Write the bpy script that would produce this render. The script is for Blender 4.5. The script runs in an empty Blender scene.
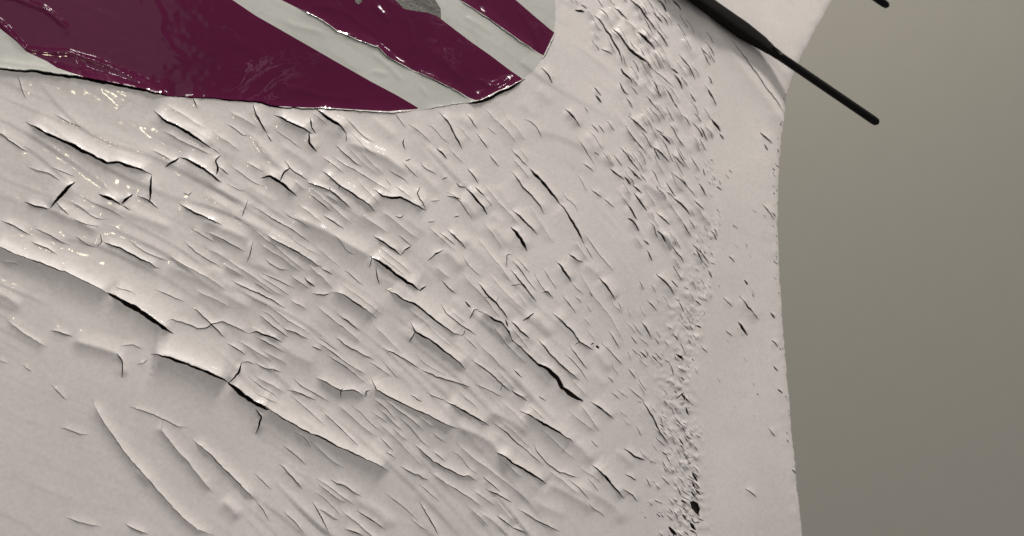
import bpy, math, random, time
import numpy as np
from mathutils import Vector, Matrix
from mathutils.geometry import delaunay_2d_cdt
T0 = time.time()
rng = np.random.default_rng(11)
random.seed(5)

# ------------------------------------------------------------------ camera
W, H = 1024, 536
TANH = 0.637
PITCH = math.radians(20)
CAM = Vector((0, 0, 1.6))
fwd = Vector((0, math.cos(PITCH), -math.sin(PITCH)))
up = Vector((0, math.sin(PITCH), math.cos(PITCH)))
right = Vector((1, 0, 0))
cam_d = bpy.data.cameras.new('camera')
cam = bpy.data.objects.new('camera', cam_d)
bpy.context.scene.collection.objects.link(cam)
cam.location = CAM
cam.rotation_euler = (math.pi / 2 - PITCH, 0, 0)
cam_d.sensor_width = 36
cam_d.lens = 18 / TANH
cam_d.clip_start = 0.01
cam_d.clip_end = 100
cam_d.dof.use_dof = True
cam_d.dof.focus_distance = 0.70
cam_d.dof.aperture_fstop = 9.0
sc = bpy.context.scene
sc.camera = cam

# the panel's plane, in camera axes (right, up, back)
NC = np.array([0.42, 0.30, 0.86]); NC /= np.linalg.norm(NC)
D0 = 0.75
AX = np.array([list(right), list(up), list(-fwd)])          # camera axes in world
N_W = NC @ AX

def px2w(p, h=0.0):
    """image-plane bearing -> point on the panel, lifted h metres along the panel normal"""
    p = np.atleast_2d(np.asarray(p, float))
    d = np.stack([(p[:, 0] - W / 2) / (W / 2) * TANH, -(p[:, 1] - H / 2) / (W / 2) * TANH, -np.ones(len(p))], 1)
    t = (-D0 * NC[2]) / (d @ NC)
    return (d * t[:, None]) @ AX + np.array(CAM) + np.asarray(h).reshape(-1, 1) * N_W

# ------------------------------------------------------------------ light
world = bpy.data.worlds.new('World'); sc.world = world
world.use_nodes = True
bg = world.node_tree.nodes['Background']
bg.inputs['Color'].default_value = (1.0, 0.97, 0.95, 1)
bg.inputs['Strength'].default_value = 0.345

def area(name, loc, target, size, power, col, size_y=None):
    l = bpy.data.lights.new(name, 'AREA')
    l.energy = power; l.color = col; l.size = size
    if size_y:
        l.shape = 'RECTANGLE'; l.size_y = size_y
    o = bpy.data.objects.new(name, l)
    sc.collection.objects.link(o)
    o.location = loc
    o.rotation_euler = (Vector(target) - Vector(loc)).to_track_quat('-Z', 'Y').to_euler()
    return o

def mirror_dir(px, tilt=(0.0, 0.0)):
    """where a lamp stands whose glint shows at px on film tilted by (right, up)"""
    P = px2w([px])[0]
    v = P - np.array(CAM); v /= np.linalg.norm(v)
    n = N_W + tilt[0] * np.array(right) + tilt[1] * np.array(up); n /= np.linalg.norm(n)
    return P, v - 2 * (v @ n) * n

mid = px2w([[420, 260]])[0]
# hangar ceiling lamps, then extras added for glints and haze on the livery
area('hangar_or_glint_lamp', (0.7, 1.95, 4.4), mid, 0.45, 110, (1.0, 0.95, 0.88))
area('hangar_or_glint_lamp', (-0.2, 2.4, 4.6), mid, 0.9, 40, (1.0, 0.94, 0.88))
P, R = mirror_dir((88, 196))
area('hangar_or_glint_lamp', P + R * 3.6, P, 0.10, 6.5, (1.0, 0.90, 0.60))
P, R = mirror_dir((60, 40), (.06, .12))
area('hangar_or_glint_lamp', P + R * 3.9, P, 0.10, 3.0, (1.0, 0.97, 0.92))  # added lamp, aimed so only the maroon wrinkles glint

P, R = mirror_dir((50, -10))
area('hangar_or_glint_lamp', P + R * 4.0, P, 1.1, 2.2, (0.95, 0.95, 1.0))  # wide dim lamp added to lay a pale haze over the maroon
P, R = mirror_dir((400, 50), (.06, .11))
area('hangar_or_glint_lamp', P + R * 3.8, P, 0.10, 3.0, (1.0, 0.97, 0.92))  # added lamp that serves only the glints on the stripes

sc.view_settings.view_transform = 'Standard'
sc.view_settings.look = 'None'
sc.view_settings.gamma = 1
sc.view_settings.use_curve_mapping = False
sc.view_settings.exposure = 0.0

# ------------------------------------------------------------------ materials
def mat(name, base, rough, spec=0.5):
    m = bpy.data.materials.new(name); m.use_nodes = True
    b = m.node_tree.nodes['Principled BSDF']
    b.inputs['Base Color'].default_value = (*base, 1)
    b.inputs['Roughness'].default_value = rough
    b.inputs['Specular IOR Level'].default_value = spec
    return m, m.node_tree, b

def noise(nt, scale, detail=4, rough=0.6, vec=None, dist=0.0):
    n = nt.nodes.new('ShaderNodeTexNoise')
    n.inputs['Scale'].default_value = scale
    n.inputs['Detail'].default_value = detail
    n.inputs['Roughness'].default_value = rough
    n.inputs['Distortion'].default_value = dist
    if vec is None:
        g = nt.nodes.new('ShaderNodeNewGeometry'); vec = g.outputs['Position']
    nt.links.new(vec, n.inputs['Vector'])
    return n

def ramp(nt, src, stops):
    r = nt.nodes.new('ShaderNodeValToRGB')
    e = r.color_ramp.elements
    while len(e) > 1: e.remove(e[-1])
    e[0].position = stops[0][0]; e[0].color = (*stops[0][1], 1)
    for p, c in stops[1:]:
        k = e.new(p); k.color = (*c, 1)
    nt.links.new(src, r.inputs['Fac'])
    return r

def bump(nt, b, src, strength, dist):
    n = nt.nodes.new('ShaderNodeBump')
    n.inputs['Strength'].default_value = strength
    n.inputs['Distance'].default_value = dist
    nt.links.new(src, n.inputs['Height'])
    nt.links.new(n.outputs['Normal'], b.inputs['Normal'])
    return n

def mixc(nt, fac, a, c, blend='MIX'):
    m = nt.nodes.new('ShaderNodeMix'); m.data_type = 'RGBA'; m.blend_type = blend
    if isinstance(fac, float): m.inputs[0].default_value = fac
    else: nt.links.new(fac, m.inputs[0])
    nt.links.new(a, m.inputs[6]); nt.links.new(c, m.inputs[7])
    return m.outputs[2]

def paint(name, c, rough, var=0.05, grain=0.03, bstr=0.12, spec=0.5, coat=0.0, dirt=0.0):
    m, nt, b = mat(name, c, rough, spec)
    c = np.array(c)
    n1 = noise(nt, 9, 5, 0.6)
    r1 = ramp(nt, n1.outputs['Fac'], [(0.3, tuple(c * (1 - var))), (0.7, tuple(np.minimum(c * (1 + var), 1)))])
    n2 = noise(nt, 330, 5, 0.75)
    r2 = ramp(nt, n2.outputs['Fac'], [(0.3, (1 - grain,) * 3), (0.7, (1 + grain,) * 3)])
    col = mixc(nt, 1.0, r1.outputs['Color'], r2.outputs['Color'], 'MULTIPLY')
    if dirt:
        n4 = noise(nt, 60, 8, 0.75, dist=0.6)
        r4 = ramp(nt, n4.outputs['Fac'], [(0.56, (1, 1, 1)), (0.74, (1 - dirt, 1 - dirt * 1.05, 1 - dirt * 1.15))])
        col = mixc(nt, 1.0, col, r4.outputs['Color'], 'MULTIPLY')
    nt.links.new(col, b.inputs['Base Color'])
    n3 = noise(nt, 420, 4, 0.65)
    bump(nt, b, n3.outputs['Fac'], bstr, 0.0003)
    n5 = noise(nt, 35, 6, 0.7)
    mr = nt.nodes.new('ShaderNodeMapRange')
    mr.inputs[1].default_value = 0.3; mr.inputs[2].default_value = 0.7
    mr.inputs[3].default_value = rough * 0.82; mr.inputs[4].default_value = min(1, rough * 1.2)
    nt.links.new(n5.outputs['Fac'], mr.inputs[0]); nt.links.new(mr.outputs[0], b.inputs['Roughness'])
    if coat:
        b.inputs['Coat Weight'].default_value = coat
        b.inputs['Coat Roughness'].default_value = 0.07
    return m

M_WHITE = paint('white_paint', (0.61, 0.572, 0.562), 0.46, 0.07, 0.09, 0.16, 0.32, coat=0.17, dirt=0.11)
M_STRIP = paint('trailing_white_paint', (0.61, 0.572, 0.558), 0.45, 0.07, 0.09, 0.2, 0.4, dirt=0.12)
M_MAROON = paint('maroon_paint', (0.076, 0.0030, 0.031), 0.085, 0.10, 0.05, 0.05, 0.24)
nt = M_MAROON.node_tree; b = nt.nodes['Principled BSDF']
na = noise(nt, 38, 3, 0.55, dist=.8); nb_ = noise(nt, 170, 3, .6)
ad = nt.nodes.new('ShaderNodeMath'); ad.operation = 'MULTIPLY_ADD'; ad.inputs[1].default_value = .12
nt.links.new(nb_.outputs['Fac'], ad.inputs[0]); nt.links.new(na.outputs['Fac'], ad.inputs[2])
bump(nt, b, ad.outputs[0], .025, .004)
M_SILVER = paint('silver_grey_paint', (0.47, 0.47, 0.445), 0.14, 0.08, 0.03, 0.05, 0.6, dirt=0.16)
def scuff(m, tint, amt, sc1=14.):
    nt = m.node_tree; b = nt.nodes['Principled BSDF']
    src = b.inputs['Base Color'].links[0].from_socket
    a = noise(nt, sc1, 8, 0.62, dist=1.6)
    r = ramp(nt, a.outputs['Fac'], [(.485, (0, 0, 0)), (.5, (1, 1, 1)), (.515, (0, 0, 0))])
    k = noise(nt, 11, 3, .6); r2 = ramp(nt, k.outputs['Fac'], [(.52, (0, 0, 0)), (.68, (1, 1, 1))])
    l = noise(nt, 90, 6, .75); r3 = ramp(nt, l.outputs['Fac'], [(.60, (0, 0, 0)), (.72, (.7, .7, .7))])
    mx = nt.nodes.new('ShaderNodeMath'); mx.operation = 'MAXIMUM'
    nt.links.new(r.outputs['Color'], mx.inputs[0]); nt.links.new(r3.outputs['Color'], mx.inputs[1])
    ml = nt.nodes.new('ShaderNodeMath'); ml.operation = 'MULTIPLY'
    nt.links.new(mx.outputs[0], ml.inputs[0]); nt.links.new(r2.outputs['Color'], ml.inputs[1])
    m2 = nt.nodes.new('ShaderNodeMath'); m2.operation = 'MULTIPLY'; m2.inputs[1].default_value = amt
    nt.links.new(ml.outputs[0], m2.inputs[0])
    c = nt.nodes.new('ShaderNodeRGB'); c.outputs[0].default_value = (*tint, 1)
    nt.links.new(mixc(nt, m2.outputs[0], src, c.outputs[0]), b.inputs['Base Color'])
scuff(M_MAROON, (0.22, 0.10, 0.15), .45)
scuff(M_SILVER, (0.22, 0.22, 0.19), .5, 22.)
M_DARK = paint('dark_primer', (0.020, 0.015, 0.013), 0.75, 0.3, 0.2, 0.6, 0.2)
M_BACK = paint('grey_back_paint', (0.45, 0.44, 0.43), 0.5)
M_WICK = paint('black_rubber', (0.006, 0.005, 0.005), 0.6, 0.2, 0.1, 0.2, 0.1)
M_BASE = paint('dark_brown_resin', (0.0045, 0.003, 0.0025), 0.6, 0.3, 0.15, 0.3, 0.12)
M_WALL = paint('grey_wall_paint', (0.47, 0.447, 0.392), 0.8, 0.012, 0.02, 0.1, 0.2)
m, nt, b = mat('bare_substrate', (0.08, 0.08, 0.06), 0.5)
n = noise(nt, 160, 8, 0.75)
r = ramp(nt, n.outputs['Fac'], [(0.30, (0.008, 0.007, 0.005)), (0.50, (0.026, 0.024, 0.015)), (0.62, (0.06, 0.058, 0.04)), (0.78, (0.16, 0.15, 0.11))])
nt.links.new(r.outputs['Color'], b.inputs['Base Color'])
bump(nt, b, n.outputs['Fac'], 0.8, 0.001)
M_BARE = m

# ------------------------------------------------------------------ traced features
TILE = dict(A=(0, 0), B=(256, 0), C=(0, 134), D=(256, 134), E=(0, 268), F=(256, 268), G=(0, 402), H=(256, 402),
            K=(512, 0), I=(512, 134), J=(512, 268), P=(512, 402))
# presets: gap px, lift above mm, reach above px, lift below mm, reach below px
PRE = dict(X=(2.8, 4.2, 27, 3.4, 28), L=(1.9, 2.7, 17, 1.9, 18), M=(1.45, 1.6, 12, 0.9, 12),
           S=(0.95, 0.9, 9, 0.45, 9), T=(0.65, 0.5, 8, 0.25, 8), F=(0.0, 1.6, 13, 2.2, 14))
SRC = """
X hA=3,LA=17,hB=1.6,LB=20,g=2.4 | A-60,262 A0,278 A80,284 A200,298 A330,316 A430,335 A520,352 A620,374 A700,385
S g=1.3,hA=1.0,LA=14,hB=.4 | A680,383 A770,390 A860,394 A940,400 A1010,405 B60,424 B130,430 B240,434 B350,440 B440,446 B530,452 B655,440
T | A70,300 A85,350 A105,400
S | A770,388 A780,410 A792,435
X g=2.8,hA=3,LA=20,hB=2,LB=20 | A100,485 A185,536 C280,45 C350,80 C430,120 C470,118 C540,138 C612,163
L g=2.4 | A612,440 A650,480 A700,505 A750,534 C800,30 C850,58
T | C845,55 C880,80
M g=2.0 | C885,85 C862,105 C872,135 C865,168
S | C872,135 C915,160
M g=1.9 | C660,132 C690,115 C718,92
L g=2.4 | C716,92 C780,120 C830,155 C890,195
L g=3.2,LA=16 | C302,188 C250,240 C198,300
M | C95,270 C130,286 C202,297
S g=1.1 | C222,272 C250,300 C277,327
L g=2.6,hA=3.2 | C393,238 C440,260 C487,283
L g=2.6 | C532,237 C484,283
S | C484,282 C522,306
M g=2.2 | C606,163 C602,220 C599,272
S g=1.1 | C543,246 C600,270 C637,299
T g=1 | C733,234 C755,241 C768,229
M | C713,273 C780,318 C892,369
M g=1.1 | C992,263 C968,332
S | C1014,423 C1002,475 C988,517
F | C800,345 C900,385 C1008,422
T g=.7 | C733,424 C780,470 C882,535
M | C405,428 C480,458 C560,500 C642,538
S | C400,398 C408,428 C388,453
F hB=2.6 | C170,290 C300,345 C405,400
F hA=.6,hB=2 | C380,268 C520,318 C700,380
S | C0,345 C60,370 C122,406
S | C118,429 C180,455 C232,482
S g=1.2,hA=3.2,LA=22,hB=3.4,LB=25 | C-60,430 C0,455 C60,485 C130,510 C200,534 E285,30 E360,68 E455,118
X g=4.6,hA=3.6,LA=26,hB=2.4,LB=24 | E425,98 E470,125 E550,172 E620,215 E694,265
S | C-30,-20 C60,40 C112,71
T g=.9,hA=.7 | E665,218 E690,205 E730,215 E790,240 E830,240 E850,225 E890,215 E940,235 E1005,262
M | E1000,262 F0,255 F60,275 F107,299
S | E768,158 E815,195 E850,228 E902,282
T | E618,84 E700,118 E742,136
S | E922,48 E1022,98 F60,125 F122,161
F hA=.9,hB=1.5 | E660,-10 E780,40 E900,110 E1022,166
S | E198,249 E240,258 E292,276
F hB=2.4 | E280,285 E400,320 E470,345 E497,372
M g=1.3 | E465,342 E490,375 E488,442
T g=.7 | E478,312 E530,305 E572,326
T g=.7 | E592,364 E575,380 E548,386
X g=2.6,hA=5.2,LA=30,hB=4.6,LB=33 | E600,342 E700,372 E780,402 E850,432 E922,461
L g=2.2,hA=2 | E967,376 E955,420 E914,462
X g=4.2,hA=4.2,LA=24 | E910,455 E960,500 H0,10 H50,32
L g=1.5,hA=3.6,LA=24,hB=3.8,LB=25 | H-10,0 H40,25 H100,65 H190,115 H250,138 H330,180 H410,218 H480,250 H540,280
M g=1.5 | H-4,28 H20,60 H10,100 H-2,128
T | E962,378 E990,372 E1022,391
F hA=.8,hB=2.4 | E-60,80 E40,118 E90,165
S g=.5,hB=1 | E18,204 E100,265 E192,322
T | E-10,366 E32,381
T | E88,389 E127,412
T | E203,468 E272,532
S g=.8,hA=1.5,LA=14,hB=1.5,LB=12 | G365,-15 G400,60 G440,120 G520,230 G600,320 G680,410 G740,470 G790,512 G862,536
T | G237,104 G300,120 G355,133
T g=.7 | G517,17 G580,38 G650,68 G710,95 G752,106
S g=.6,hA=1.1,LA=10,hB=1.5,LB=11 | G652,66 G645,110 G680,160 G740,230 G790,290 G852,364
M g=.95 | G766,146 G850,220 G930,300 G1024,396
F | G880,385 G930,430 G964,474
T | G258,464 G330,481 G404,502
S | G497,489 G595,532
F hA=.3,hB=1.2,LB=8 | G530,270 G570,300 G610,330
T | H-4,392 H30,430 H52,478
T | H-6,285 H64,349
S | H93,247 H140,295 H190,352
S | H226,396 H255,450 H294,526
T | H103,428 H150,475 H198,534
S | H297,308 H350,335 H424,382
S | H352,507 H434,537
T | H516,203 H562,227
S | H577,256 H630,285 H694,314
M g=.95 | H630,168 H665,195 H690,225 H750,262 H830,300 H850,292 H890,320
S | H915,345 H960,368 H1028,404
S | H653,396 H690,460 H734,536
L g=1.1 | F458,432 F480,490 F560,534 H610,20 H700,62 H770,95 H812,111
F hA=2,hB=3.6,LB=15 | H780,92 H880,130 H940,160 H970,205 H1034,246
L g=1.9 | P-70,200 P0,245 P60,280 P145,330
F hA=1.2,hB=2 | P130,320 P220,365 P340,436
L g=1.5 | H756,-4 H840,45 H936,99
F | H916,38 H980,55 H1024,80 P70,130
L g=2,hA=2.8,LA=20,hB=2.8 | P30,34 P100,75 P180,120 P250,164
F hA=1.4,hB=2.6 | P210,140 P280,185 P332,250
L g=1.9 | P318,248 P370,300 P410,350 P454,388
S g=1 | H963,453 H1028,502
S g=1 | P-4,498 P62,532
S | P85,163 P100,200 P140,245 P192,282 P272,302
F hA=.9,hB=2 | P250,318 P290,350 P350,380 P420,430 P446,495
S | P22,428 P90,470 P196,519
F hA=.8,hB=1.2 | P75,388 P150,425 P226,463
M g=1.5 | P314,-4 P360,30 P413,70
M | P523,-4 P560,55 P590,120 P633,171
S g=1.4,hA=1.2 | P448,184 P490,215 P538,233
F hA=.8,hB=1,LB=7,LA=7 | P412,188 P460,230 P494,268
S g=1.1 | P453,288 P480,305 P502,316
S | P438,344 P480,370 P508,402
M g=2.2 | P723,282 P744,320
M g=2.8 | P713,478 P738,515
M g=3.4 | P628,498 P662,536
M g=2.0 | P678,392 P700,408
S | P318,153 P347,182
S | P598,298 P634,333
S g=1.2,hA=1.3 | F193,36 F215,60 F238,77
S g=1 | F222,99 F270,108 F303,100
L g=1.5,hA=2.4,hB=2.8 | F296,98 F350,110 F400,145 F484,203
T | F26,18 F90,50 F154,82
S g=1.1 | F256,-4 F308,27
T | F352,6 F432,72
X g=2.5,hA=3.4,LA=20,hB=2.2,LB=18 | D450,486 D520,534 F560,30 F620,70 F664,92
M g=1.9 | F655,92 F684,69
F hA=2.2,hB=3.4,LB=16 | D140,325 D280,390 D380,450 D480,505
S | D466,483 D455,536
S | F480,-4 F485,40 F497,67
L g=1.7 | F516,83 F590,130 F630,145 F680,185 F740,230 F790,260 F826,271
T g=.7 | F822,272 F834,262 F836,246
S | F742,143 F760,180 F800,215 F884,268
T | F833,273 F888,328
S g=1.1 | F742,47 F775,85 F803,102
M | F837,132 F862,158
M g=1.4 | F857,203 F875,166 F892,166
L g=3,hA=1.2,hB=3.4,LB=14 | F886,166 F930,195 F980,220 F1000,245 F1030,298
M g=1.5 | F887,57 F930,115 F960,140 F990,180 F1012,213
T | F908,115 F932,121
T | F958,140 F972,114
M g=1.6 | F998,203 F1006,238
L g=1.5 | F613,212 F635,255 F700,295 F770,350 F844,408
M g=1.1 | F636,256 F613,298
S | F102,234 F160,260 F213,287
S | F222,313 F264,330
F hA=1,hB=1.4 | F100,294 F140,340 F244,388
S | F-6,382 F40,405 F108,417
S | F312,273 F360,310 F474,368
S | F507,318 F600,370 F660,405
S | F655,402 F720,435 F864,477
M hB=2.4 | F236,437 F290,465 F344,494 F390,488 F444,517
S g=1.1 | F440,517 F440,492 F458,488
T g=1 | F340,520 F338,488 F350,482
S | F122,488 F170,498 F244,527
S | F616,507 F664,537
T | F677,498 F764,537
S g=1 | F862,362 F880,380 F950,430 F985,465 F1024,502
T | F986,463 F979,493
T | F876,463 F994,518
S | D113,98 D135,135 D213,188
L g=2 | D137,136 D110,155 D94,193
L g=2.2 | D16,174 D55,170 D95,195 D168,248
M g=1.5 | B218,468 B221,510 B242,532
L g=1.8 | B72,458 B140,495 B230,533
L g=2.2 | B232,428 B280,470 B340,510 B364,538
M g=1.6 | A1012,410 A1022,455 B18,490 B48,538
L g=2.4 | D214,-10 D212,35 D247,70
S | D42,-4 D68,29
S | D316,42 D380,100 D424,134
T | D360,-4 D362,32
L g=1.4 | D262,142 D290,170 D330,205 D380,240 D450,285 D478,315
T g=.8 | D336,203 D329,222
M g=1.3 | D196,188 D250,210 D295,228 D340,265 D384,303
T g=.9 | D292,213 D296,231
S g=1 | D266,323 D310,352 D354,383
M g=1.05 | D38,396 D60,418 D130,455 D200,495 D268,537
F hA=1.4,hB=4,LB=13 | D350,30 D450,60 D520,95 D612,165
S g=1 | D596,13 D588,35 D598,60
S g=1 | D598,106 D620,99
T | D518,178 D542,208
L g=1.9,hA=2.6 | D466,218 D500,248 D545,258 D580,255 D620,280 D686,308
M g=1 | D662,208 D643,235 D652,262 D684,304
M g=1.5 | D557,328 D580,336 D594,324
F hA=.8,hB=1.2 | D585,325 D684,404
M g=1.3,hA=2 | D467,403 D520,440 D583,487
M g=1.3 | D581,487 D594,465 D623,446
M g=1.3 | D688,507 D720,480 D753,464
F hA=1,hB=2.8 | D735,455 D790,495 D835,545
M g=1.2 | D763,378 D800,415 D843,460
M g=1.6 | D803,193 D815,210 D842,213
L g=1.9 | D838,212 D870,250 D929,323
S | D743,181 D768,171
M g=1.1,hA=1.6 | D762,245 D823,259
S | D697,269 D738,264
S | D687,352 D718,349
M g=1 | D792,331 D818,325
F hA=1.2,hB=1.8,LB=9 | D810,255 D850,290 D886,342
M | D847,135 D892,198
M g=1.7 | D877,212 D918,253
T | D913,250 D948,293
M | D722,53 D768,98
M g=1.5 | B732,447 B770,490 B792,536 D828,64
S g=1 | D883,-4 D930,60
S g=1 | D932,80 D973,133
S | B842,453 B888,518
T | B552,448 B602,514
T | B927,507 B964,537
S | D1003,538 D1005,482 D1026,479
F hA=.8,hB=1.1,LB=8 | D955,195 D1000,260 D1028,305
F hA=1,hB=1.5,LB=9 | D935,355 D1030,465
S g=.9 | I-4,56 I40,110 I68,133
X g=3.2,hA=1.4,LA=9,hB=.9,LB=9 | I70,134 I110,180 I160,235 I196,281
L g=2,hA=1.2,hB=.9 | I188,272 I230,330 I265,390 I292,442
T | I288,438 I328,504
M g=1.15 | I-4,147 I40,205 I75,245 I110,285 I134,322
M g=1.4 | I-4,297 I25,322 I60,360 I108,405
L g=3 | I-6,368 I38,424 I64,470
M g=1.8,hB=2 | I227,477 I260,505 I288,513
L g=1.7 | I180,512 J200,0 J242,58
M g=1.6 | I392,138 I420,162 I453,182
M g=1.5 | I450,170 I478,203
S g=1.1 | I408,82 I444,131
S g=1.1 | I433,49 I470,100 I513,151
L g=2.1,hA=1 | I462,129 I490,160 I524,189
F hA=.9,hB=2.4,LB=8 | I505,178 I580,230 I648,302
M g=1.6 | I483,202 I523,239
M g=1.6 | I488,232 I515,275 I543,308
M g=1.6,hA=1.8 | I576,312 I605,340 I638,363
F hA=1,hB=2.4,LB=9 | I540,350 I600,400 I645,455
M g=1.1 | I640,448 I692,518
M g=1.3 | I556,42 I600,85 I634,119
F hA=1,hB=1.6,LB=8 | I500,-10 I565,48
M g=1.7 | I586,-6 I638,43
S | I637,77 I694,134
F hA=.6,hB=1.4,LB=6 | I655,10 I728,83
S | I637,152 I690,200 I744,254
M | I637,247 I680,285 I718,328
M | I727,262 I773,308
S | I617,232 I648,258
F hA=.6,hB=1.2,LB=6 | I645,305 I718,409
M | I722,437 I758,478
S | I767,512 I788,536
M g=1.5 | I867,487 I892,515
M g=1.6 | I990,-6 I1040,42
M | I827,-4 I850,23
F hA=.9,hB=2,LB=8 | I290,-14 I352,84
S | I326,70 I352,86
S | I282,112 I333,153
S | I317,217 I363,258
S | I367,257 I413,295
M | I527,422 I551,443
M | J-6,4 J40,65 J102,138
T | J-6,71 J42,62
T | J122,-4 J182,84
T | J238,57 J288,111
L g=1.6 | J346,34 J380,80 J418,129
F hA=1,hB=1.8,LB=10 | I280,510 J340,20 J360,50
S g=1.3 | J122,99 J140,92 J168,121
M g=1.5 | J42,212 J91,180
F hA=.8,hB=2.6,LB=9 | J78,175 J125,225 J166,278
L g=1.7 | J-4,211 J30,255 J74,283
X g=2.2,hA=1.8,LA=13,hB=2.2,LB=13 | J-6,282 J60,345 J105,390 J130,400 J180,440
X g=4.6,hA=1.6,LA=12,hB=1.6,LB=11 | J100,380 J130,400 J180,440 J200,480 J230,500 J288,537
M g=1.4 | J102,281 J150,345 J200,390 J274,453
M | J162,177 J200,215 J240,250 J270,295 J334,332
T g=.8 | J272,293 J253,307
M g=2.2 | J338,308 J352,322
M g=1.3 | J316,306 J332,298
F hA=.8,hB=2,LB=8 | J330,316 J395,418
S | J229,304 J260,350 J303,406
S g=1.1 | J7,407 J43,444
M | J-4,488 J64,533
S | J107,513 J138,533
M g=1.6,hB=1.6 | J577,22 J620,65 J654,109
M g=1.5 | J637,47 J668,78
F hA=.6,hB=1.4,LB=6 | J660,70 J709,119
S | J542,127 J583,173
M g=1.1 | J517,212 J563,284
S | J387,252 J433,324
S g=1.1 | J467,402 J498,444
S | J477,272 J504,304
M | J511,332 J544,358
S | J572,337 J603,368
M g=2.4,hA=1.6 | J656,342 J690,368
M g=1.4 | J737,228 J758,240
L g=2.2,hA=1 | J907,110 J940,155 J988,209
M g=2.2 | J902,214 J943,272
M g=1.7 | J927,46 J944,69
S | J852,247 J884,275
S | J842,117 J883,158
S | J657,522 J693,498
T | J397,497 J434,528
T | J467,477 J534,538
L g=1.5,LA=10,LB=10 | K466,-6 K510,40 K545,90 K584,124
M g=1.4 | K562,46 K604,94
M g=1.5 | K406,26 K469,82
M g=1.5 | K326,56 K365,100 K395,150 K430,210 K443,264
L g=2.2,LA=11,LB=11 | K397,106 K440,165 K470,205 K520,240 K569,284
S | K562,277 K654,354
L g=2.2,LA=10,LB=10 | K502,126 K540,165 K574,199
M g=2.2 | K252,40 K294,47
M | K277,17 K304,35
S | K342,-4 K368,34
S g=1.1 | K667,211 K705,262 K738,319
F hA=.8,hB=2,LB=7 | K675,143 K735,238
M g=1.7 | K117,268 K145,300 K163,334
M g=2,hB=2 | K211,430 K245,470 K278,509
S | K292,426 K308,454
S | K317,491 K348,534
S | K347,496 K373,534
M g=1.5 | K466,461 K544,538
S | K477,346 K508,379
S | K537,381 K584,442
M | K571,511 K609,538
F hA=.6,hB=1.4,LB=6 | K635,425 K726,516
S | K680,460 K716,505
L g=2.3,hA=.9 | K797,474 K835,532
M | K712,371 K738,409
M | K637,271 K668,293
M | K357,192 K404,218
F hA=1.5,hB=2,LB=8 | K410,100 K440,105 K464,145
F hA=1.5,hB=2,LB=8 | K345,40 K380,70 K410,110
F hA=1,hB=1.6,LB=7 | K470,90 K520,130 K560,160
F hA=1,hB=1.6,LB=7 | K545,200 K600,240 K640,270
F hA=1,hB=1.6,LB=7 | K455,300 K500,340 K530,365
F hA=.6,hB=.8,LB=7 | K20,400 K60,430 K100,480
F hA=.4,hB=1.4,LB=9 | K100,340 K140,390 K160,420
F hA=.6,hB=1.0 | B260,510 B330,534 D420,30
"""
SRC2 = """
L g=2.6,hA=2.6,LA=16,hB=.2,LB=9 | 466,103 476,103 482,102 496,94.5 511,88 519,83 526,78
S g=1.0,hA=.7,LA=9,hB=.2 | 541,60 546,55 550,46 556,32
S g=.9,hA=1.1,LA=8,hB=.3 | 296,7 323,21 338,32 356,40 378,48 388,58 416,72
S g=.8,hA=1.0,LA=8,hB=.3 | 412,70 438,82 456,91 470,99
S g=.8,hA=.9,LA=8,hB=.3 | 455,-3 486,17 511,35 522,43 540,54
T g=.7,hA=.5 | 420,110 440,107 471,102
F hA=3.4,LA=17,hB=3.4,LB=18 | 690,-12 712,28 738,64 784,126 800,150
T g=.9,hA=.9,LA=8,hB=.2 | 729,38 748,64 766,90 785,116
S | 700,5 712,22
M g=1.6 | 770,312 775,319
M g=1.5 | 771,340 778,348
M g=1.3 | 773,366 778,372
M g=1.6 | 777,389 783,394
M g=1.6 | 791,469 797,474
S | 767,427 775,438
S | 744,488 757,497
M g=1.3 | 764,144 768,151
M g=1.2 | 771,212 776,217
S | 762,204 774,219
S | 700,345 708,353
"""
# wrinkles in the glossy livery film (no cut)
SRC3 = """
F hA=1.3,LA=7,hB=1.6,LB=7 | A-40,-30 A60,-10 A180,35 A290,125
F hA=1.5,LA=6,hB=2.0,LB=8 | A-40,40 A100,195 A270,208 A400,250 A480,280 A620,360
F hA=1.2,LA=5,hB=1.4,LB=5 | A270,225 A320,260 A360,310
F hA=.7,LA=6,hB=.9,LB=7 | A600,-10 A650,60 A640,120 A690,200 A760,260
F hA=.8,LA=6,hB=1.0,LB=6 | B70,395 B170,350 B270,385 B420,400
F hA=.8,LA=6,hB=1.2,LB=6 | B200,20 B300,30 B350,60
F hA=1.0,LA=7,hB=1.4,LB=7 | B330,130 B420,150 B490,190 B560,235
F hA=.9,LA=6,hB=1.2,LB=6 | B460,0 B500,50 B545,95
F hA=.8,LA=6,hB=1.1,LB=6 | B600,60 B620,110 B630,180 B600,220
F hA=.8,LA=7,hB=1.2,LB=6 | B700,180 B760,250 B850,340
F hA=1.4,LA=6,hB=1.8,LB=6 | B870,310 B950,345 B1030,300
F hA=1.2,LA=6,hB=1.6,LB=6 | B890,20 B960,70 K0,140 K90,200
F hA=1.0,LA=5,hB=1.4,LB=6 | K20,20 K80,110 K130,215
F hA=1.0,LA=6,hB=1.0,LB=6 | B100,70 B150,100 B290,130
F hA=1.0,LA=5,hB=1.2,LB=5 | B450,200 B540,270 B600,340
F hA=1.0,LA=5,hB=1.2,LB=5 | B440,300 B470,285 B540,300
F hA=.9,LA=5,hB=1.2,LB=5 | B650,330 B690,390
F hA=1.2,LA=7,hB=1.6,LB=7 | A-20,245 A60,255 A120,262 A220,280
F hA=.9,LA=6,hB=1.0,LB=6 | B820,60 B880,90 B960,140
"""

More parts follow.
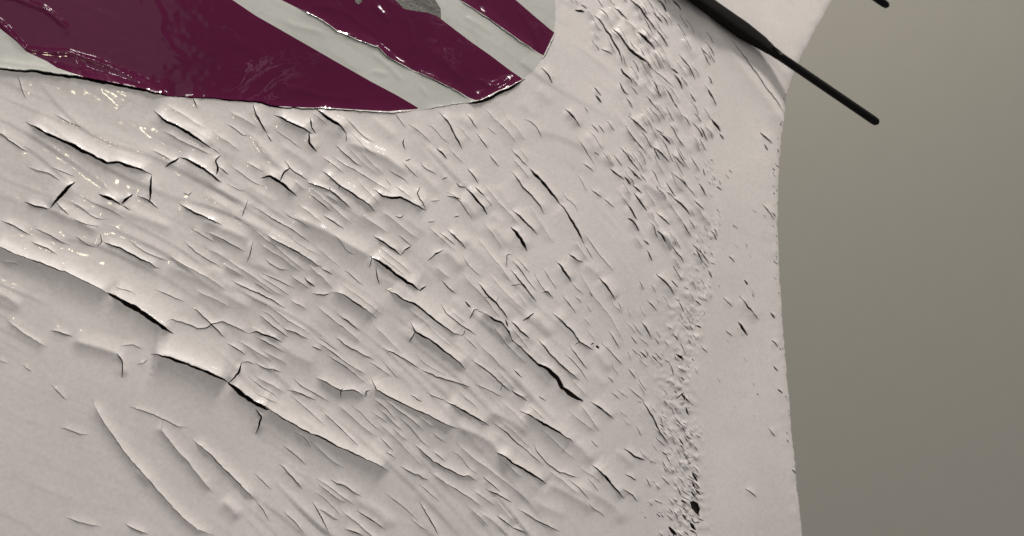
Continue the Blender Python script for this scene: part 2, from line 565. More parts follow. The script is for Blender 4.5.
class Crack:
    pass
CR = []
def add_crack(pts, g, hA, LA, hB, LB, jit=0.35):
    pts = np.array(pts, float)
    d = pts[-1] - pts[0]
    if d[0] < -abs(d[1]) * 0.02: pts = pts[::-1]
    elif abs(d[0]) <= abs(d[1]) * 0.02 and d[1] < 0: pts = pts[::-1]
    seg = np.linalg.norm(np.diff(pts, axis=0), axis=1)
    L = seg.sum(); cum = np.concatenate([[0], np.cumsum(seg)])
    step = 1.1 if g > 0 else 2.5
    if L < 8: step = max(0.7, L / 6)
    n = max(5, int(L / step) + 1)
    s = np.linspace(0, L, n)
    q = np.stack([np.interp(s, cum, pts[:, k]) for k in (0, 1)], 1)
    if L > 8:
        j = rng.normal(0, jit, (n, 2)); k = np.array([.25, .5, .25])
        # a slower wander on top of the fine jitter
        slow = np.interp(np.arange(n), np.arange(0, n + 6, 6), rng.normal(0, jit * 1.2, len(np.arange(0, n + 6, 6))))
        q[1:-1] += j[1:-1] * 0.6
        q[1:-1, 1] += slow[1:-1]
        q[1:-1] = .25 * q[:-2] + .5 * q[1:-1] + .25 * q[2:]
    c = Crack(); c.q = q; c.n = n; c.L = L; c.s = s / L
    c.g, c.hA, c.LA, c.hB, c.LB = g, hA, LA, hB, LB
    t = np.gradient(q, axis=0); t /= np.linalg.norm(t, axis=1)[:, None] + 1e-9
    c.nrm = np.stack([t[:, 1], -t[:, 0]], 1)               # towards side A (upper)
    w = np.sin(np.pi * c.s) ** 0.55
    nz = np.interp(np.arange(n), np.arange(0, n + 5, 5), rng.uniform(.55, 1.15, len(np.arange(0, n + 5, 5))))
    c.w = np.maximum(0.10, 0.58 * g * w * nz)
    CR.append(c)
    return c

def parse(src, base=None):
    for ln in src.strip().splitlines():
        head, body = ln.split('|')
        hp = head.split()
        v = dict(zip(('g', 'hA', 'LA', 'hB', 'LB'), PRE[hp[0]]))
        if len(hp) > 1:
            for kv in hp[1].split(','):
                k, x = kv.split('='); v[k] = float(x)
        pts = []
        for tok in body.split():
            if tok[0].isalpha():
                o = TILE[tok[0]]; x, y = map(float, tok[1:].split(','))
                pts.append((o[0] + x / 4, o[1] + y / 4))
            else:
                pts.append(tuple(map(float, tok.split(','))))
        add_crack(pts, **v)
parse(SRC); parse(SRC2)
n0 = len(CR); parse(SRC3)
for c in CR[n0:]: c.hA *= .5; c.hB *= .5; c.LA *= .75; c.LB *= .75
N_TRACED = len(CR)

TE = np.array([(925, -200), (893, -130), (862, -55), (832, 0), (813, 34), (797, 65), (788, 92), (782, 125), (779, 180), (778, 225),
               (780, 270), (783, 320), (787, 370), (791, 420), (796, 470), (803, 536), (815, 620), (828, 700), (834, 740)], float)
RIDGE = np.array([(800, -200), (745, -100), (704, -10), (706, 60), (713, 130), (718, 185), (718, 230), (712, 270), (701, 310), (691, 380), (697, 440),
                  (703, 500), (706, 536), (712, 620), (716, 740)], float)
def te_x(y): return np.interp(y, TE[:, 1], TE[:, 0])
def ridge_x(y): return np.interp(y, RIDGE[:, 1], RIDGE[:, 0])

def ang(x, y):
    a = 25 + 34 * np.clip((x - 150) / 520, 0, 1)
    a += 20 * np.clip((y - 400) / 80, 0, 1) * np.clip((330 - x) / 120, 0, 1)
    a -= 10 * np.clip((y - 330) / 120, 0, 1) * np.clip((x - 380) / 150, 0, 1)
    return a
def free_at(x, y, r):
    for c in CR:
        if c.L > 10 and c.g > 0:
            if x < c.q[:, 0].min() - r or x > c.q[:, 0].max() + r or y < c.q[:, 1].min() - r or y > c.q[:, 1].max() + r: continue
            if np.min(np.hypot(c.q[:, 0] - x, c.q[:, 1] - y)) < r: return False
    return True
def rand_crack(x, y, ln, g, hA, LA, hB, LB, spread=9):
    a = math.radians(ang(x, y) + rng.normal(0, spread))
    k = rng.normal(0, .05) * ln; k2 = rng.normal(0, .025) * ln
    dx, dy = math.cos(a), math.sin(a)
    pts = []
    for t in np.linspace(-.5, .5, 9):
        o = k * (1 - 4 * t * t) + k2 * math.sin(2 * math.pi * t)
        pts.append((x + dx * ln * t + o * dy, y + dy * ln * t - o * dx))
    add_crack(pts, g, hA, LA, hB, LB, 0.2)

# fine cracks: the dense field under the static wick, gathered in two swarms
cnt = 0
while cnt < 170:
    x = rng.uniform(565, 714); y = rng.uniform(-30, 300)
    lo = np.interp(y, [-30, 60, 150, 300], [556, 590, 605, 645])
    if x < lo: continue
    sw = math.exp(-((x - 640 - .25 * y) / 26) ** 2 - ((y - 40) / 60) ** 2) + .8 * math.exp(-((x - 662) / 34) ** 2 - ((y - 175) / 60) ** 2)
    if rng.random() > .16 + sw: continue
    if not free_at(x, y, 2.2): continue
    ln = rng.uniform(10, 20) + 20 * sw * rng.random()
    rand_crack(x, y, ln, rng.choice([.6, 1.0, 1.4, 2.1], p=[.25, .4, .25, .1]), rng.uniform(.4, .8), 5, rng.uniform(.7, 1.5), 8, 3)
    cnt += 1
# crumbling band along the ridge
cnt = 0
while cnt < 210:
    y = rng.uniform(150, 620); x = ridge_x(y) - abs(rng.normal(0, 12 + 14 * min(1, max(0, (y - 250) / 200)))) + rng.normal(1, 2.5)
    if x < 620 or not free_at(x, y, 2): continue
    ln = rng.uniform(3, 9)
    rand_crack(x, y, ln, rng.choice([.3, .5, .8, 1.4], p=[.5, .3, .14, .06]), rng.uniform(.4, .8), 4, rng.uniform(.1, .4), 4, 14)
    cnt += 1
cnt = 0
while cnt < 110:
    y = rng.uniform(395, 545); x = ridge_x(y) - 4 - abs(rng.normal(0, 20))
    if not free_at(x, y, 1.8): continue
    rand_crack(x, y, rng.uniform(4, 12), rng.choice([.3, .6, 1.0, 1.5], p=[.4, .35, .17, .08]), rng.uniform(.7, 1.4), 5, rng.uniform(.2, .6), 5, 12)
    cnt += 1
cnt = 0
while cnt < 55:
    x = rng.uniform(575, 690); y = rng.uniform(290, 470)
    if x < np.interp(y, [290, 470], [575, 640]) or not free_at(x, y, 3): continue
    rand_crack(x, y, rng.uniform(7, 18), rng.choice([.4, .6, .9]), rng.uniform(.3, .5), 6, rng.uniform(.2, .4), 6, 7)
    cnt += 1
# sparse hairlines elsewhere
cnt = 0
while cnt < 60:
    x = rng.uniform(0, 600); y = rng.uniform(115, 536)
    if not free_at(x, y, 7): continue
    if x < 260 and y > 300: continue
    rand_crack(x, y, rng.uniform(18, 46), rng.choice([.3, .4, .6]), rng.uniform(.3, .6), 9, rng.uniform(.1, .3), 9, 4)
    cnt += 1
# long near-parallel cracks through the middle of the sheet, kept clear of each other
def clear_of(pts, r):
    for c in CR:
        if c.L < 9: continue
        if pts[0] < c.q[:, 0].min() - r or pts[0] > c.q[:, 0].max() + r or pts[1] < c.q[:, 1].min() - r or pts[1] > c.q[:, 1].max() + r: continue
        if np.min((c.q[:, 0] - pts[0]) ** 2 + (c.q[:, 1] - pts[1]) ** 2) < r * r: return False
    return True
cnt = tries = 0
while cnt < 150 and tries < 1500:
    tries += 1
    x = rng.uniform(190, 620); y = rng.uniform(118, 520)
    if x > np.interp(y, [118, 250, 520], [520, 600, 650]) or x < np.interp(y, [118, 300, 520], [190, 200, 330]): continue
    want = rng.uniform(22, 95)
    da = rng.normal(0, 3)
    line = [(x, y)]
    for sgn in (1, -1):
        px_, py_ = x, y; n_ = 0
        while n_ * 3 < want / 2:
            a_ = math.radians(ang(px_, py_) + da + 5 * math.sin(n_ * .35 + x))
            px_ += sgn * 3 * math.cos(a_); py_ += sgn * 3 * math.sin(a_); n_ += 1
            if not clear_of((px_, py_), 3.6): break
            line = line + [(px_, py_)] if sgn > 0 else [(px_, py_)] + line
    if len(line) < 7 or not clear_of((x, y), 3.6): continue
    add_crack(line, rng.choice([0, .4, .65, 1.0], p=[.2, .35, .33, .12]), rng.uniform(.4, .9), 8, rng.uniform(.5, 1.1), 10, .2)
    cnt += 1
print('long cracks', cnt, tries)
# trailing strip
for _ in range(22):
    y = rng.uniform(150, 420); x = rng.uniform(ridge_x(y) + 6, te_x(y) - 3)
    rand_crack(x, y, rng.uniform(3, 7), rng.choice([.4, .6, .9]), .2, 5, .2, 5, 10)
# specks along the raw trailing edge
for _ in range(40):
    y = rng.uniform(90, 500); x = te_x(y) - rng.uniform(1.5, 6)
    rand_crack(x, y, rng.uniform(2, 5), rng.choice([.5, .8, 1.1]), .2, 4, .2, 4, 15)
# the same film beyond the frame
for _ in range(150):
    x = rng.uniform(-240, 700); y = rng.uniform(-60, 690)
    if -45 < x and -30 < y < 580: continue
    if y < 70 and x < 560: continue
    rand_crack(x, y, rng.uniform(14, 60), rng.choice([.6, 1.0, 1.8]), rng.uniform(.8, 2.4), 14, rng.uniform(.8, 2.2), 14)

# ------------------------------------------------------------------ livery outlines
BOT = [(-260, 24), (-120, 48), (-60, 57)] + [(0 + a / 4, b / 4) for a, b in ((0, 278), (80, 284), (200, 298), (330, 316))]
BOT2 = [(a / 4, b / 4) for a, b in ((330, 316), (430, 335), (520, 352), (620, 374), (690, 384), (770, 390), (860, 394), (940, 400), (1010, 405))] + \
       [(256 + a / 4, b / 4) for a, b in ((60, 423), (130, 428), (240, 431), (350, 435), (440, 440), (530, 445), (648, 434))]
M1_LOW = [(-260, -165), (-100, -45), (-30, 5), (0, 28), (15, 40), (26, 51), (47, 61), (57, 68), (80, 77)]
M1_UP = [(418, 107), (396, 94), (371, 81), (312, 47), (256, 15), (234, 0), (150, -50), (20, -125), (-40, -165)]
M2_LOW = [(20, -165), (150, -80), (240, -25), (283, 0), (303, 10), (323, 20), (338, 31), (356, 39), (378, 47), (388, 57), (416, 71), (438, 81), (456, 90), (476, 101)]
M2_END = [(481, 100), (496, 92), (511, 86), (523, 79)]
M2_UP = [(512, 71), (491, 55), (471, 41), (441, 18), (436, 0), (380, -38), (200, -165)]
M3_LOW = [(240, -165), (400, -42), (461, 0), (486, 16), (511, 34), (522, 42), (544, 55)]
M3_UP = [(555, 32), (539, 19), (517, 0), (440, -55), (300, -165)]
BARE = [(390, -20), (396, 0), (404, 8), (413, 10), (428, 12), (435, 14.5), (441.5, 18), (441, 8), (436, 0), (425, -14)]
BARE2 = [(354, -4), (356, 2), (359, 4), (362, 1), (362, -4)]
CHIP = [(690, 502.5), (694, 500.5), (698.5, 503), (701, 509), (699.5, 515.5), (696, 513), (692, 508)]
REG = {
    'maroon_stripe': [M1_LOW + BOT2 + M1_UP, M2_LOW + M2_END + M2_UP, M3_LOW + M3_UP],
    'silver_stripe': [BOT + M1_LOW[::-1], M1_UP[::-1][3:] + [(432, 107.5), (455, 104.5), (476, 101)][0:2] + M2_LOW[::-1][0:11] ,
                      M2_UP[::-1][1:] + [(523, 79), (533, 71), (539, 64), (544, 55)] + M3_LOW[::-1][1:],
                      M3_UP[::-1][1:] + [(556, 18), (556, 5), (553, -20), (500, -80)]],
    'bare_patch': [BARE, BARE2],
}
REG['silver_stripe'][1] = [(234, 0), (256, 15), (312, 47), (371, 81), (396, 94), (418, 107), (418, 108.5), (419.7, 110), (432, 107.8), (455, 104.5), (476, 101)] + M2_LOW[::-1][1:] + [(-40, -165), (20, -125), (150, -50)]

def dens(poly, step=3.0, jit=0.25, closed=True):
    out = []
    n = len(poly)
    for i in range(n if closed else n - 1):
        a = np.array(poly[i], float); b = np.array(poly[(i + 1) % n], float)
        k = max(1, int(np.linalg.norm(b - a) / step))
        for j in range(k): out.append(tuple(a + (b - a) * j / k))
    if not closed: out.append(tuple(poly[-1]))
    return out

# ------------------------------------------------------------------ planar triangulation of the film
V = []; FACES = []; FKIND = []; EDGES = []
def add_pts(ps):
    i0 = len(V); V.extend(map(tuple, ps)); return list(range(i0, len(V)))
for c in CR:
    if c.g <= 0: continue
    A = c.q[1:-1] + c.nrm[1:-1] * c.w[1:-1, None]
    B = c.q[1:-1] - c.nrm[1:-1] * c.w[1:-1, None]
    ids = add_pts([c.q[0]]) + add_pts(A) + add_pts([c.q[-1]]) + add_pts(B[::-1])
    FACES.append(ids); FKIND.append('gap')
EDGE_PTS = np.array(V)
for kind, polys in REG.items():
    for k, poly in enumerate(polys):
        FACES.append(add_pts(dens(poly))); FKIND.append((kind, k))
FACES.append(add_pts(dens(CHIP, 1.0))); FKIND.append('gap')
# outline (left, top, bottom, trailing edge) and the ridge
ys = np.arange(-165, 701, 2.0)
te = np.stack([te_x(ys) , ys], 1)
te[:, 0] += np.interp(ys, ys[::2], rng.normal(0, .28, len(ys[::2])))
for _ in range(26):        # small raw nicks in the trailing edge
    k = rng.integers(120, len(ys) - 100); te[k:k + rng.integers(1, 3), 0] -= rng.uniform(.4, 1.3)
top = [(x, -165) for x in np.linspace(-260, te[0, 0], 130)][1:-1]
bot = [(x, 700) for x in np.linspace(-260, te[-1, 0], 130)][1:-1]
lef = [(-260, y) for y in np.linspace(-165, 700, 100)][1:-1]
outl = [(-260, -165)] + top + [tuple(p) for p in te] + bot[::-1] + [(-260, 700)] + lef[::-1]
FACES.append(add_pts(outl)); FKIND.append('sheet')
rp = [(ridge_x(y), y) for y in np.arange(-165, 701, 2.5)]
rp = [(x + 0.5 * math.sin(y * .31) + rng.normal(0, .35), y) for x, y in rp]
strip = rp + [tuple(p) for p in te[::-1]]
strip[0] = (strip[0][0], -165)
ids = add_pts(strip); FACES.append(ids); FKIND.append('strip')

SP = 2.1
gx, gy = np.meshgrid(np.arange(-8, 840, SP), np.arange(-8, 546, SP * .88))
gx = gx + (np.arange(gx.shape[0]) % 2)[:, None] * SP / 2
g1 = np.stack([gx.ravel(), gy.ravel()], 1) + rng.uniform(-.3, .3, (gx.size, 2))
gx, gy = np.meshgrid(np.arange(-256, 930, 6.5), np.arange(-160, 698, 6.0))
g2 = np.stack([gx.ravel(), gy.ravel()], 1) + rng.uniform(-.8, .8, (gx.size, 2))
g2 = g2[~((g2[:, 0] > -9) & (g2[:, 0] < 841) & (g2[:, 1] > -9) & (g2[:, 1] < 547))]
extra = []
for c in CR:
    if c.g <= 0: continue
    for off in (1.1, 2.4):
        for sg in (1, -1):
            q = c.q[1:-1:1 if off < 2 else 2]; nn = c.nrm[1:-1:1 if off < 2 else 2]; w = c.w[1:-1:1 if off < 2 else 2]
            extra.append(q + nn * sg * (w + off)[:, None])
extra = np.concatenate(extra)
G = np.concatenate([extra, g1, g2])
G = G[(G[:, 0] < te_x(G[:, 1]) - 1.0) & (G[:, 1] > -164) & (G[:, 1] < 699) & (G[:, 0] > -259)]
# thin out points that crowd the constraint points or each other
cell = 0.85
key = lambda p: (np.floor(p[:, 0] / cell).astype(np.int64) + 5000) * 100000 + np.floor(p[:, 1] / cell).astype(np.int64) + 5000
allc = np.array(V)
occ = set()
for dx in (-.5, 0, .5):
    for dy in (-.5, 0, .5):
        occ.update(key(allc + np.array([dx, dy]) * cell).tolist())
keep = []
seen = set()
for i, k in enumerate(key(G).tolist()):
    if k in occ or k in seen: continue
    seen.add(k); keep.append(i)
G = G[keep]
add_pts(G)
print('points', len(V), 'faces in', len(FACES), 'cracks', len(CR), round(time.time() - T0, 1))
def ccw(ids):
    p = np.array([V[i] for i in ids]); x, y = p[:, 0], p[:, 1]
    return ids if (x * np.roll(y, -1) - np.roll(x, -1) * y).sum() > 0 else ids[::-1]
FACES = [ccw(f) for f in FACES]
vo, eo, fo, ov, oe, of = delaunay_2d_cdt([Vector(p) for p in V], [], FACES, 0, 1e-4)
print('cdt', len(vo), len(fo), round(time.time() - T0, 1))
VP = np.array([(v.x, v.y) for v in vo])
TRI = []; KIND = []
for f, src in zip(fo, of):
    ks = [FKIND[i] for i in src]
    if 'sheet' not in ks or 'gap' in ks: continue
    k = 'film'
    for s in ks:
        if isinstance(s, tuple):
            k = s
            if s[0] == 'bare_patch': break
    if k == 'film' and 'strip' in ks: k = 'strip'
    TRI.append(f); KIND.append(k)

# ------------------------------------------------------------------ relief of the film
def vnoise(p, scale, seed, oct=3):
    r = np.random.default_rng(seed); out = np.zeros(len(p)); amp = 1.0; tot = 0
    for o in range(oct):
        n = 256; tab = r.uniform(-1, 1, (n, n))
        q = p / scale + 500
        i = np.floor(q).astype(int); f = q - i; f = f * f * (3 - 2 * f)
        a = tab[i[:, 0] % n, i[:, 1] % n]; b_ = tab[(i[:, 0] + 1) % n, i[:, 1] % n]
        c_ = tab[i[:, 0] % n, (i[:, 1] + 1) % n]; d_ = tab[(i[:, 0] + 1) % n, (i[:, 1] + 1) % n]
        out += amp * ((a * (1 - f[:, 0]) + b_ * f[:, 0]) * (1 - f[:, 1]) + (c_ * (1 - f[:, 0]) + d_ * f[:, 0]) * f[:, 1])
        tot += amp; amp *= .5; scale /= 2
    return out / tot

def relief(p):
    h = np.zeros(len(p))
    for c in CR:
        lim = 2.5 + 0.45 * c.L; sm = min(1.0, c.L / 14)
        RA, RB = min(c.LA * 1.3, lim), min(c.LB * 1.3, lim)
        kA = 1.22 * sm * min(1, RA / (c.LA * 1.3)) ** .8; kB = 1.32 * sm * min(1, RB / (c.LB * 1.3)) ** .8
        R = max(RA, RB)
        lo = c.q.min(0) - R; hi = c.q.max(0) + R
        idx = np.nonzero((p[:, 0] > lo[0]) & (p[:, 0] < hi[0]) & (p[:, 1] > lo[1]) & (p[:, 1] < hi[1]))[0]
        if not len(idx): continue
        a = c.q[:-1]; ab = c.q[1:] - a; l2 = (ab ** 2).sum(1) + 1e-12
        for ch in np.array_split(idx, max(1, len(idx) * len(a) // 1500000 + 1)):
            P_ = p[ch]
            ap = P_[:, None, :] - a[None]
            t = np.clip((ap * ab[None]).sum(2) / l2[None], 0, 1)
            dv = ap - t[..., None] * ab[None]
            d2 = (dv ** 2).sum(2)
            j = d2.argmin(1); ar = np.arange(len(ch))
            d = np.sqrt(d2[ar, j])
            s = (j + t[ar, j]) / len(a)
            cr = ab[j, 1] * ap[ar, j, 0] - ab[j, 0] * ap[ar, j, 1]      # > 0 : side A
            e = float(np.interp(c.L, [8, 25, 60, 160], [.5, .34, .18, .10]))
            tp = np.clip(s / e, 0, 1) * np.clip((1 - s) / e, 0, 1)
            tp = tp * tp * (3 - 2 * tp)
            # past the ends the lift fades, never jumps
            sideA = cr > 0
            xA = np.clip(1 - d / RA, 0, 1); xB = np.clip(1 - d / RB, 0, 1)
            if c.g > 0:
                hh = np.where(sideA, kA * c.hA * ((.72 * xA ** 2 + .28 * xA ** 4) if c.hA > 2 else (.5 * xA ** 2 + .5 * xA ** 4)), kB * c.hB * 0.9 * (.55 * xB ** 2 + .45 * xB ** 4))
            else:      # a fold: one smooth crest, steeper below
                m = .38 * (c.hA + c.hB) * min(kA, kB)
                fA = xA ** 1.7; fB = xB ** 2 * (.6 + .4 * xB)
                hh = np.where(sideA, m * fA, m * fB)
            h[ch] += hh * tp
    h = np.where(h > 5.5, 5.5 + (h - 5.5) * .35, h)
    # the film is buckled into long narrow creases that follow the crack direction
    xs = np.linspace(-300, 950, 626); Yx = np.cumsum(np.tan(np.radians(ang(xs, np.full_like(xs, 250.))))) * (xs[1] - xs[0])
    v = p[:, 1] - np.interp(p[:, 0], xs, Yx)
    ca = np.cos(np.radians(ang(p[:, 0], np.full(len(p), 250.))))
    uv = np.stack([p[:, 0] * .22, v * ca], 1)
    decal = np.clip((np.interp(p[:, 0], [-60, 0, 170, 420, 500, 560], [57, 69, 97, 110, 95, 0]) + 6 - p[:, 1]) / 8, 0, 1) * (p[:, 0] < 560)
    left = np.clip((640 - p[:, 0]) / 100, 0.10, 1) * (1 - .8 * decal)
    calm = 1 - .8 * np.clip((p[:, 1] - 300 - .25 * p[:, 0]) / 60, 0, 1) * np.clip((330 - p[:, 0]) / 100, 0, 1)
    h += left * .55 * vnoise(uv, 30, 3, 2) * calm
    h += .09 * vnoise(p, 7, 90, 2) * np.clip((420 - p[:, 0]) / 150, 0, 1) * np.clip((380 - p[:, 1]) / 120, 0, 1) * (1 - .6 * decal)
    h += decal * (.16 * vnoise(uv, 11, 95, 2) + .05 * vnoise(p, 6, 96, 1))
    for lam, amp, sd in ((27., 1.5, 31), (14., .75, 47)):
        ph = v * ca / lam + 1.5 * vnoise(np.stack([p[:, 0] * .35, v * ca], 1), 55, sd, 2)
        fr = ph - np.floor(ph)
        saw = np.where(fr < .86, fr / .86, (1 - fr) / .14)        # rises downwards, then breaks off
        am = np.clip(vnoise(np.stack([p[:, 0] * .30 , v * ca], 1) + 77, 26, sd + 1, 2) * 1.7 - .12, 0, 1)
        h += left * calm * (.45 + .55 * np.clip((p[:, 0] - 180) / 150, 0, 1)) * amp * am * (saw ** 1.6)
    # crumbs along the ridge
    rd = ridge_x(p[:, 1]) - p[:, 0]
    band = np.exp(-((rd - 14) / 20) ** 2) * np.clip((p[:, 1] - 190) / 120, 0, 1) * (rd > -6)
    c2, s2 = np.cos(math.radians(46)), np.sin(math.radians(46))
    w2 = np.stack([(p[:, 0] * c2 + p[:, 1] * s2) * .5, -p[:, 0] * s2 + p[:, 1] * c2], 1)
    ph = w2[:, 1] / 6. + 1.6 * vnoise(w2, 9, 61, 2); fr = ph - np.floor(ph)
    h += band * 1.3 * np.where(fr < .6, fr / .6, (1 - fr) / .4) * np.clip(vnoise(w2 + 9, 5, 62, 2) * 2 + .2, 0, 1)
    h += band * .8 * np.clip(vnoise(p, 4.2, 8, 2), -.12, .6)
    dense = np.clip((p[:, 0] - 585) / 50, 0, 1) * np.clip((rd) / 10, 0, 1) * np.clip((330 - p[:, 1]) / 60, 0, 1)
    c1, s1 = np.cos(math.radians(56)), np.sin(math.radians(56))
    w = np.stack([(p[:, 0] * c1 + p[:, 1] * s1) * .15, -p[:, 0] * s1 + p[:, 1] * c1], 1)
    ph = w[:, 1] / 10. + 1.3 * vnoise(w, 14, 12, 2); fr = ph - np.floor(ph)
    saw = np.where(fr < .75, fr / .75, (1 - fr) / .25)
    am = np.clip(vnoise(w + 31, 9, 14, 2) * 1.8, 0, 1)
    h += dense * .85 * am * saw ** 1.3
    # the trailing strip sits on its own step
    h += -1.1 / (1 + np.exp(-(rd - 1) / 1.3))
    h += np.clip(-rd, 0, None) * 0.006
    edge = te_x(p[:, 1]) - p[:, 0]
    h -= 1.6 * np.exp(-np.clip(edge, 0, None) / 3.0)
    h += np.exp(-np.clip(edge, 0, None) / 10) * .5 * vnoise(p, 9, 21, 2)
    return h * 1e-3
HT = relief(VP)
print('relief', round(time.time() - T0, 1), HT.min(), HT.max())
XYZ = px2w(VP, HT)
THICK = 0.0011

def link(name, me, material, parent=None, smooth=True):
    o = bpy.data.objects.new(name, me)
    sc.collection.objects.link(o)
    if not isinstance(material, (list, tuple)): material = [material]
    for mm in material: me.materials.append(mm)
    if parent: o.parent = parent
    if smooth: me.shade_smooth()
    return o

root = bpy.data.objects.new('aircraft_panel', None)
sc.collection.objects.link(root)
root['label'] = 'cracked and peeling white painted aircraft panel with glossy maroon stripes'
root['category'] = 'aircraft panel'

def sheet(name, sel, material):
    tri = np.array([TRI[i] for i in sel])
    used, inv = np.unique(tri, return_inverse=True)
    tri = inv.reshape(-1, 3)
    co = XYZ[used]; pp = VP[used]
    # orientation: normals towards the viewer side
    # the film's own thickness along every free edge
    e = np.concatenate([tri[:, [0, 1]], tri[:, [1, 2]], tri[:, [2, 0]]])
    es = np.sort(e, 1); k = es[:, 0].astype(np.int64) * 10000000 + es[:, 1]
    _, first, cn = np.unique(k, return_index=True, return_counts=True)
    be = e[first[cn == 1]]
    bu, bi = np.unique(be, return_inverse=True); bi = bi.reshape(-1, 2)
    low = co[bu] - N_W * THICK
    off = len(co)
    verts = np.concatenate([co, co[bu], low]); nb = len(bu)
    q = np.stack([bi[:, 1] + off, bi[:, 0] + off, bi[:, 0] + off + nb, bi[:, 1] + off + nb], 1)
    me = bpy.data.meshes.new(name)
    me.from_pydata(verts.tolist(), [], tri.tolist() + q.tolist())
    me.update()
    o = link(name, me, material, root)
    # make the front faces face the camera side
    n0 = np.zeros(len(me.polygons) * 3); me.polygons.foreach_get('normal', n0)
    n0 = n0.reshape(-1, 3)[:len(tri)]
    if (n0 @ N_W).mean() < 0: me.flip_normals()
    return o
groups = {}
for i, k in enumerate(KIND): groups.setdefault(k, []).append(i)
LAB = {('maroon_stripe', 0): 'widest glossy maroon stripe with a torn lifted lower edge', ('maroon_stripe', 1): 'middle maroon stripe with curled white-edged end',
       ('maroon_stripe', 2): 'shortest maroon stripe with a wrinkled pointed end'}
for k, sel in groups.items():
    if k == 'film': sheet('paint_film', sel, M_WHITE)
    elif k == 'strip': sheet('trailing_edge_strip', sel, M_STRIP)
    else:
        o = sheet(k[0], sel, {'maroon_stripe': M_MAROON, 'silver_stripe': M_SILVER, 'bare_patch': M_BARE}[k[0]])
        if k in LAB: o['label'] = LAB[k]
        if k[0] == 'bare_patch': o['label'] = 'rough dark spot where the paint has come off'
print('sheets', round(time.time() - T0, 1))

# primer below the film, then the panel's body with its rounded trailing edge
def loft(name, rows, material, parent, caps=False):
    n = len(rows[0]); vs = [tuple(v) for r_ in rows for v in r_]
    fs = [(i * n + j, i * n + j + 1, (i + 1) * n + j + 1, (i + 1) * n + j) for i in range(len(rows) - 1) for j in range(n - 1)]
    me = bpy.data.meshes.new(name); me.from_pydata(vs, [], fs); me.update()
    return link(name, me, material, parent)
yy = np.linspace(-165, 700, 90)
rows = []
for u in np.linspace(0, 1, 60):
    x = -260 + (te_x(yy) - 3.0 + 260) * u
    rows.append(px2w(np.stack([x, yy], 1), np.full(len(yy), -0.0034)))
loft('primer_layer', rows, M_DARK, root)
tw = px2w(te, relief(te))
edge_rows = [tw]
outd = px2w(te + [1, 0])[:] - px2w(te); outd /= np.linalg.norm(outd, axis=1)[:, None]
for o_, d_ in ((0.0010, .0008), (.0017, .0022), (.0018, .0038), (.0012, .0056), (-.0006, .0070)):
    edge_rows.append(tw + outd * o_ - N_W * d_)
loft('trailing_edge', edge_rows, M_STRIP, root)
rows = []
last = edge_rows[-1]
for u in np.linspace(0, 1, 30):
    x = te[:, 0] + (-260 - te[:, 0]) * u
    dep = -(0.0085 + 0.055 * u ** .8)
    rows.append(px2w(np.stack([x, te[:, 1]], 1), np.full(len(te), dep)) if u > 0 else last)
loft('back_skin', rows, M_BACK, root)

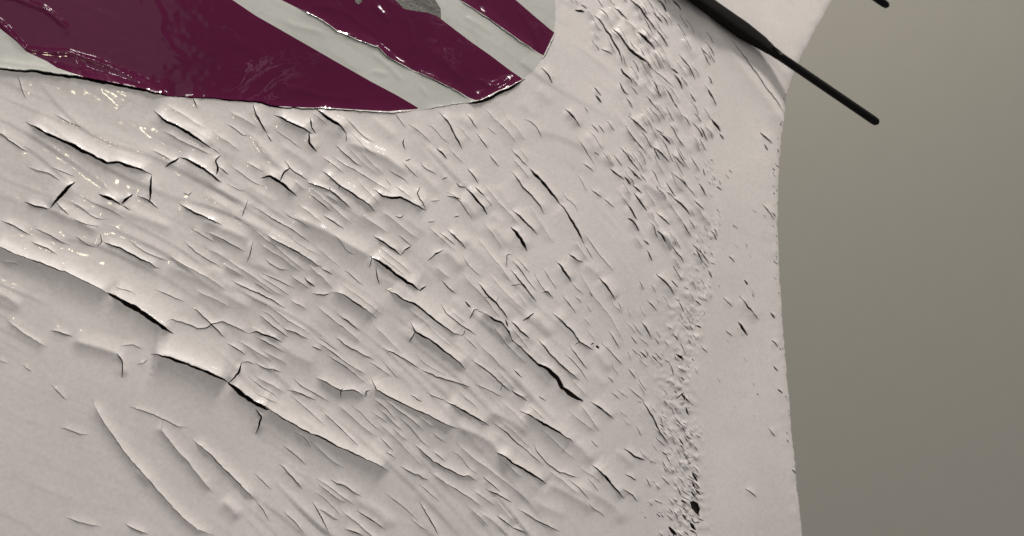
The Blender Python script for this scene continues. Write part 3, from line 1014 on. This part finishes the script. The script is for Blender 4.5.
# ------------------------------------------------------------------ static wicks on the trailing edge
def tube(name, pts, rad, material, parent, n=14, flat=1.0, flat_dir=None):
    """swept tube, optionally flattened along the panel normal"""
    pts = [Vector(p) for p in pts]; vs = []; fs = []
    nw = Vector(N_W)
    for i, p in enumerate(pts):
        t = (pts[min(i + 1, len(pts) - 1)] - pts[max(i - 1, 0)]).normalized()
        sd = t.cross(nw).normalized(); u2 = sd.cross(t).normalized()
        for k in range(n):
            a = 2 * math.pi * k / n
            ca, sa = math.cos(a), math.sin(a)
            if flat < 1: # squarer section
                ca = math.copysign(abs(ca) ** .6, ca); sa = math.copysign(abs(sa) ** .6, sa)
            vs.append(p + sd * ca * rad[i] + u2 * sa * rad[i] * flat)
    for i in range(len(pts) - 1):
        for k in range(n):
            fs.append((i * n + k, i * n + (k + 1) % n, (i + 1) * n + (k + 1) % n, (i + 1) * n + k))
    fs.append(tuple(range(n))); fs.append(tuple(range((len(pts) - 1) * n, len(pts) * n))[::-1])
    me = bpy.data.meshes.new(name); me.from_pydata([tuple(v) for v in vs], [], fs); me.update()
    o = link(name, me, material, parent)
    return o

def on_ray(px, h):
    """point seen at px, h metres above the panel"""
    d = np.array([(px[0] - W / 2) / (W / 2) * TANH, -(px[1] - H / 2) / (W / 2) * TANH, -1.0])
    t = (-D0 * NC[2] + h) / (d @ NC)
    return (d * t) @ AX + np.array(CAM)

def wick(shift, lab, hs=1.0):
    s = np.array(shift, float)
    p = lambda x, y, h: on_ray((x + s[0], y + s[1]), h * hs)
    heights = [.004, .010, .018, .024]
    base = tube('static_wick', [p(640, -47, .003), p(655, -34, .008), p(690, -8, .011), p(716, 11, .011), p(744, 31, .009), p(762, 43, .0095), p(775, 53, .0115), p(779, 56, .0125)],
                [.005, .0100, .0105, .0110, .0118, .0092, .0060, .0050], M_BASE, root, 18, .55)
    base['label'] = lab
    rod = tube('rod', [p(772, 51, .011), p(800, 70, .020), p(840, 97.3, .033), p(874, 120.5, .044), p(877, 122.6, .0449), p(878.6, 123.7, .0454)],
               [.0049, .0049, .0049, .0049, .0042, .0014], M_WICK, base, 14)
    collar = tube('collar', [p(771, 50, .0105), p(776, 53.5, .0122), p(781, 57, .0138)], [.0054, .0056, .0050], M_BASE, base, 14)
    foot = tube('mounting_foot', [p(650, -38, .000), p(690, -8, .002), p(722, 15, .003), p(734, 24, .004)], [.010, .012, .011, .006], M_BASE, base, 14, .5)
    return base
wick((0, 0), 'black static discharge wick reaching out past the trailing edge')
wick((10, -117), 'black static discharge wick of which only the tip shows', .35)

# ------------------------------------------------------------------ wall behind
me = bpy.data.meshes.new('wall')
wy = 3.0
me.from_pydata([(-5, wy, -2), (7, wy, -2), (7, wy, 6), (-5, wy, 6)], [], [(0, 1, 2, 3)]); me.update()
w = link('wall', me, M_WALL, None, False)
w['kind'] = 'structure'
sc.cycles.use_denoising = True
print('done', round(time.time() - T0, 1), 'tris', sum(len(o.data.polygons) for o in sc.objects if o.type == 'MESH'))
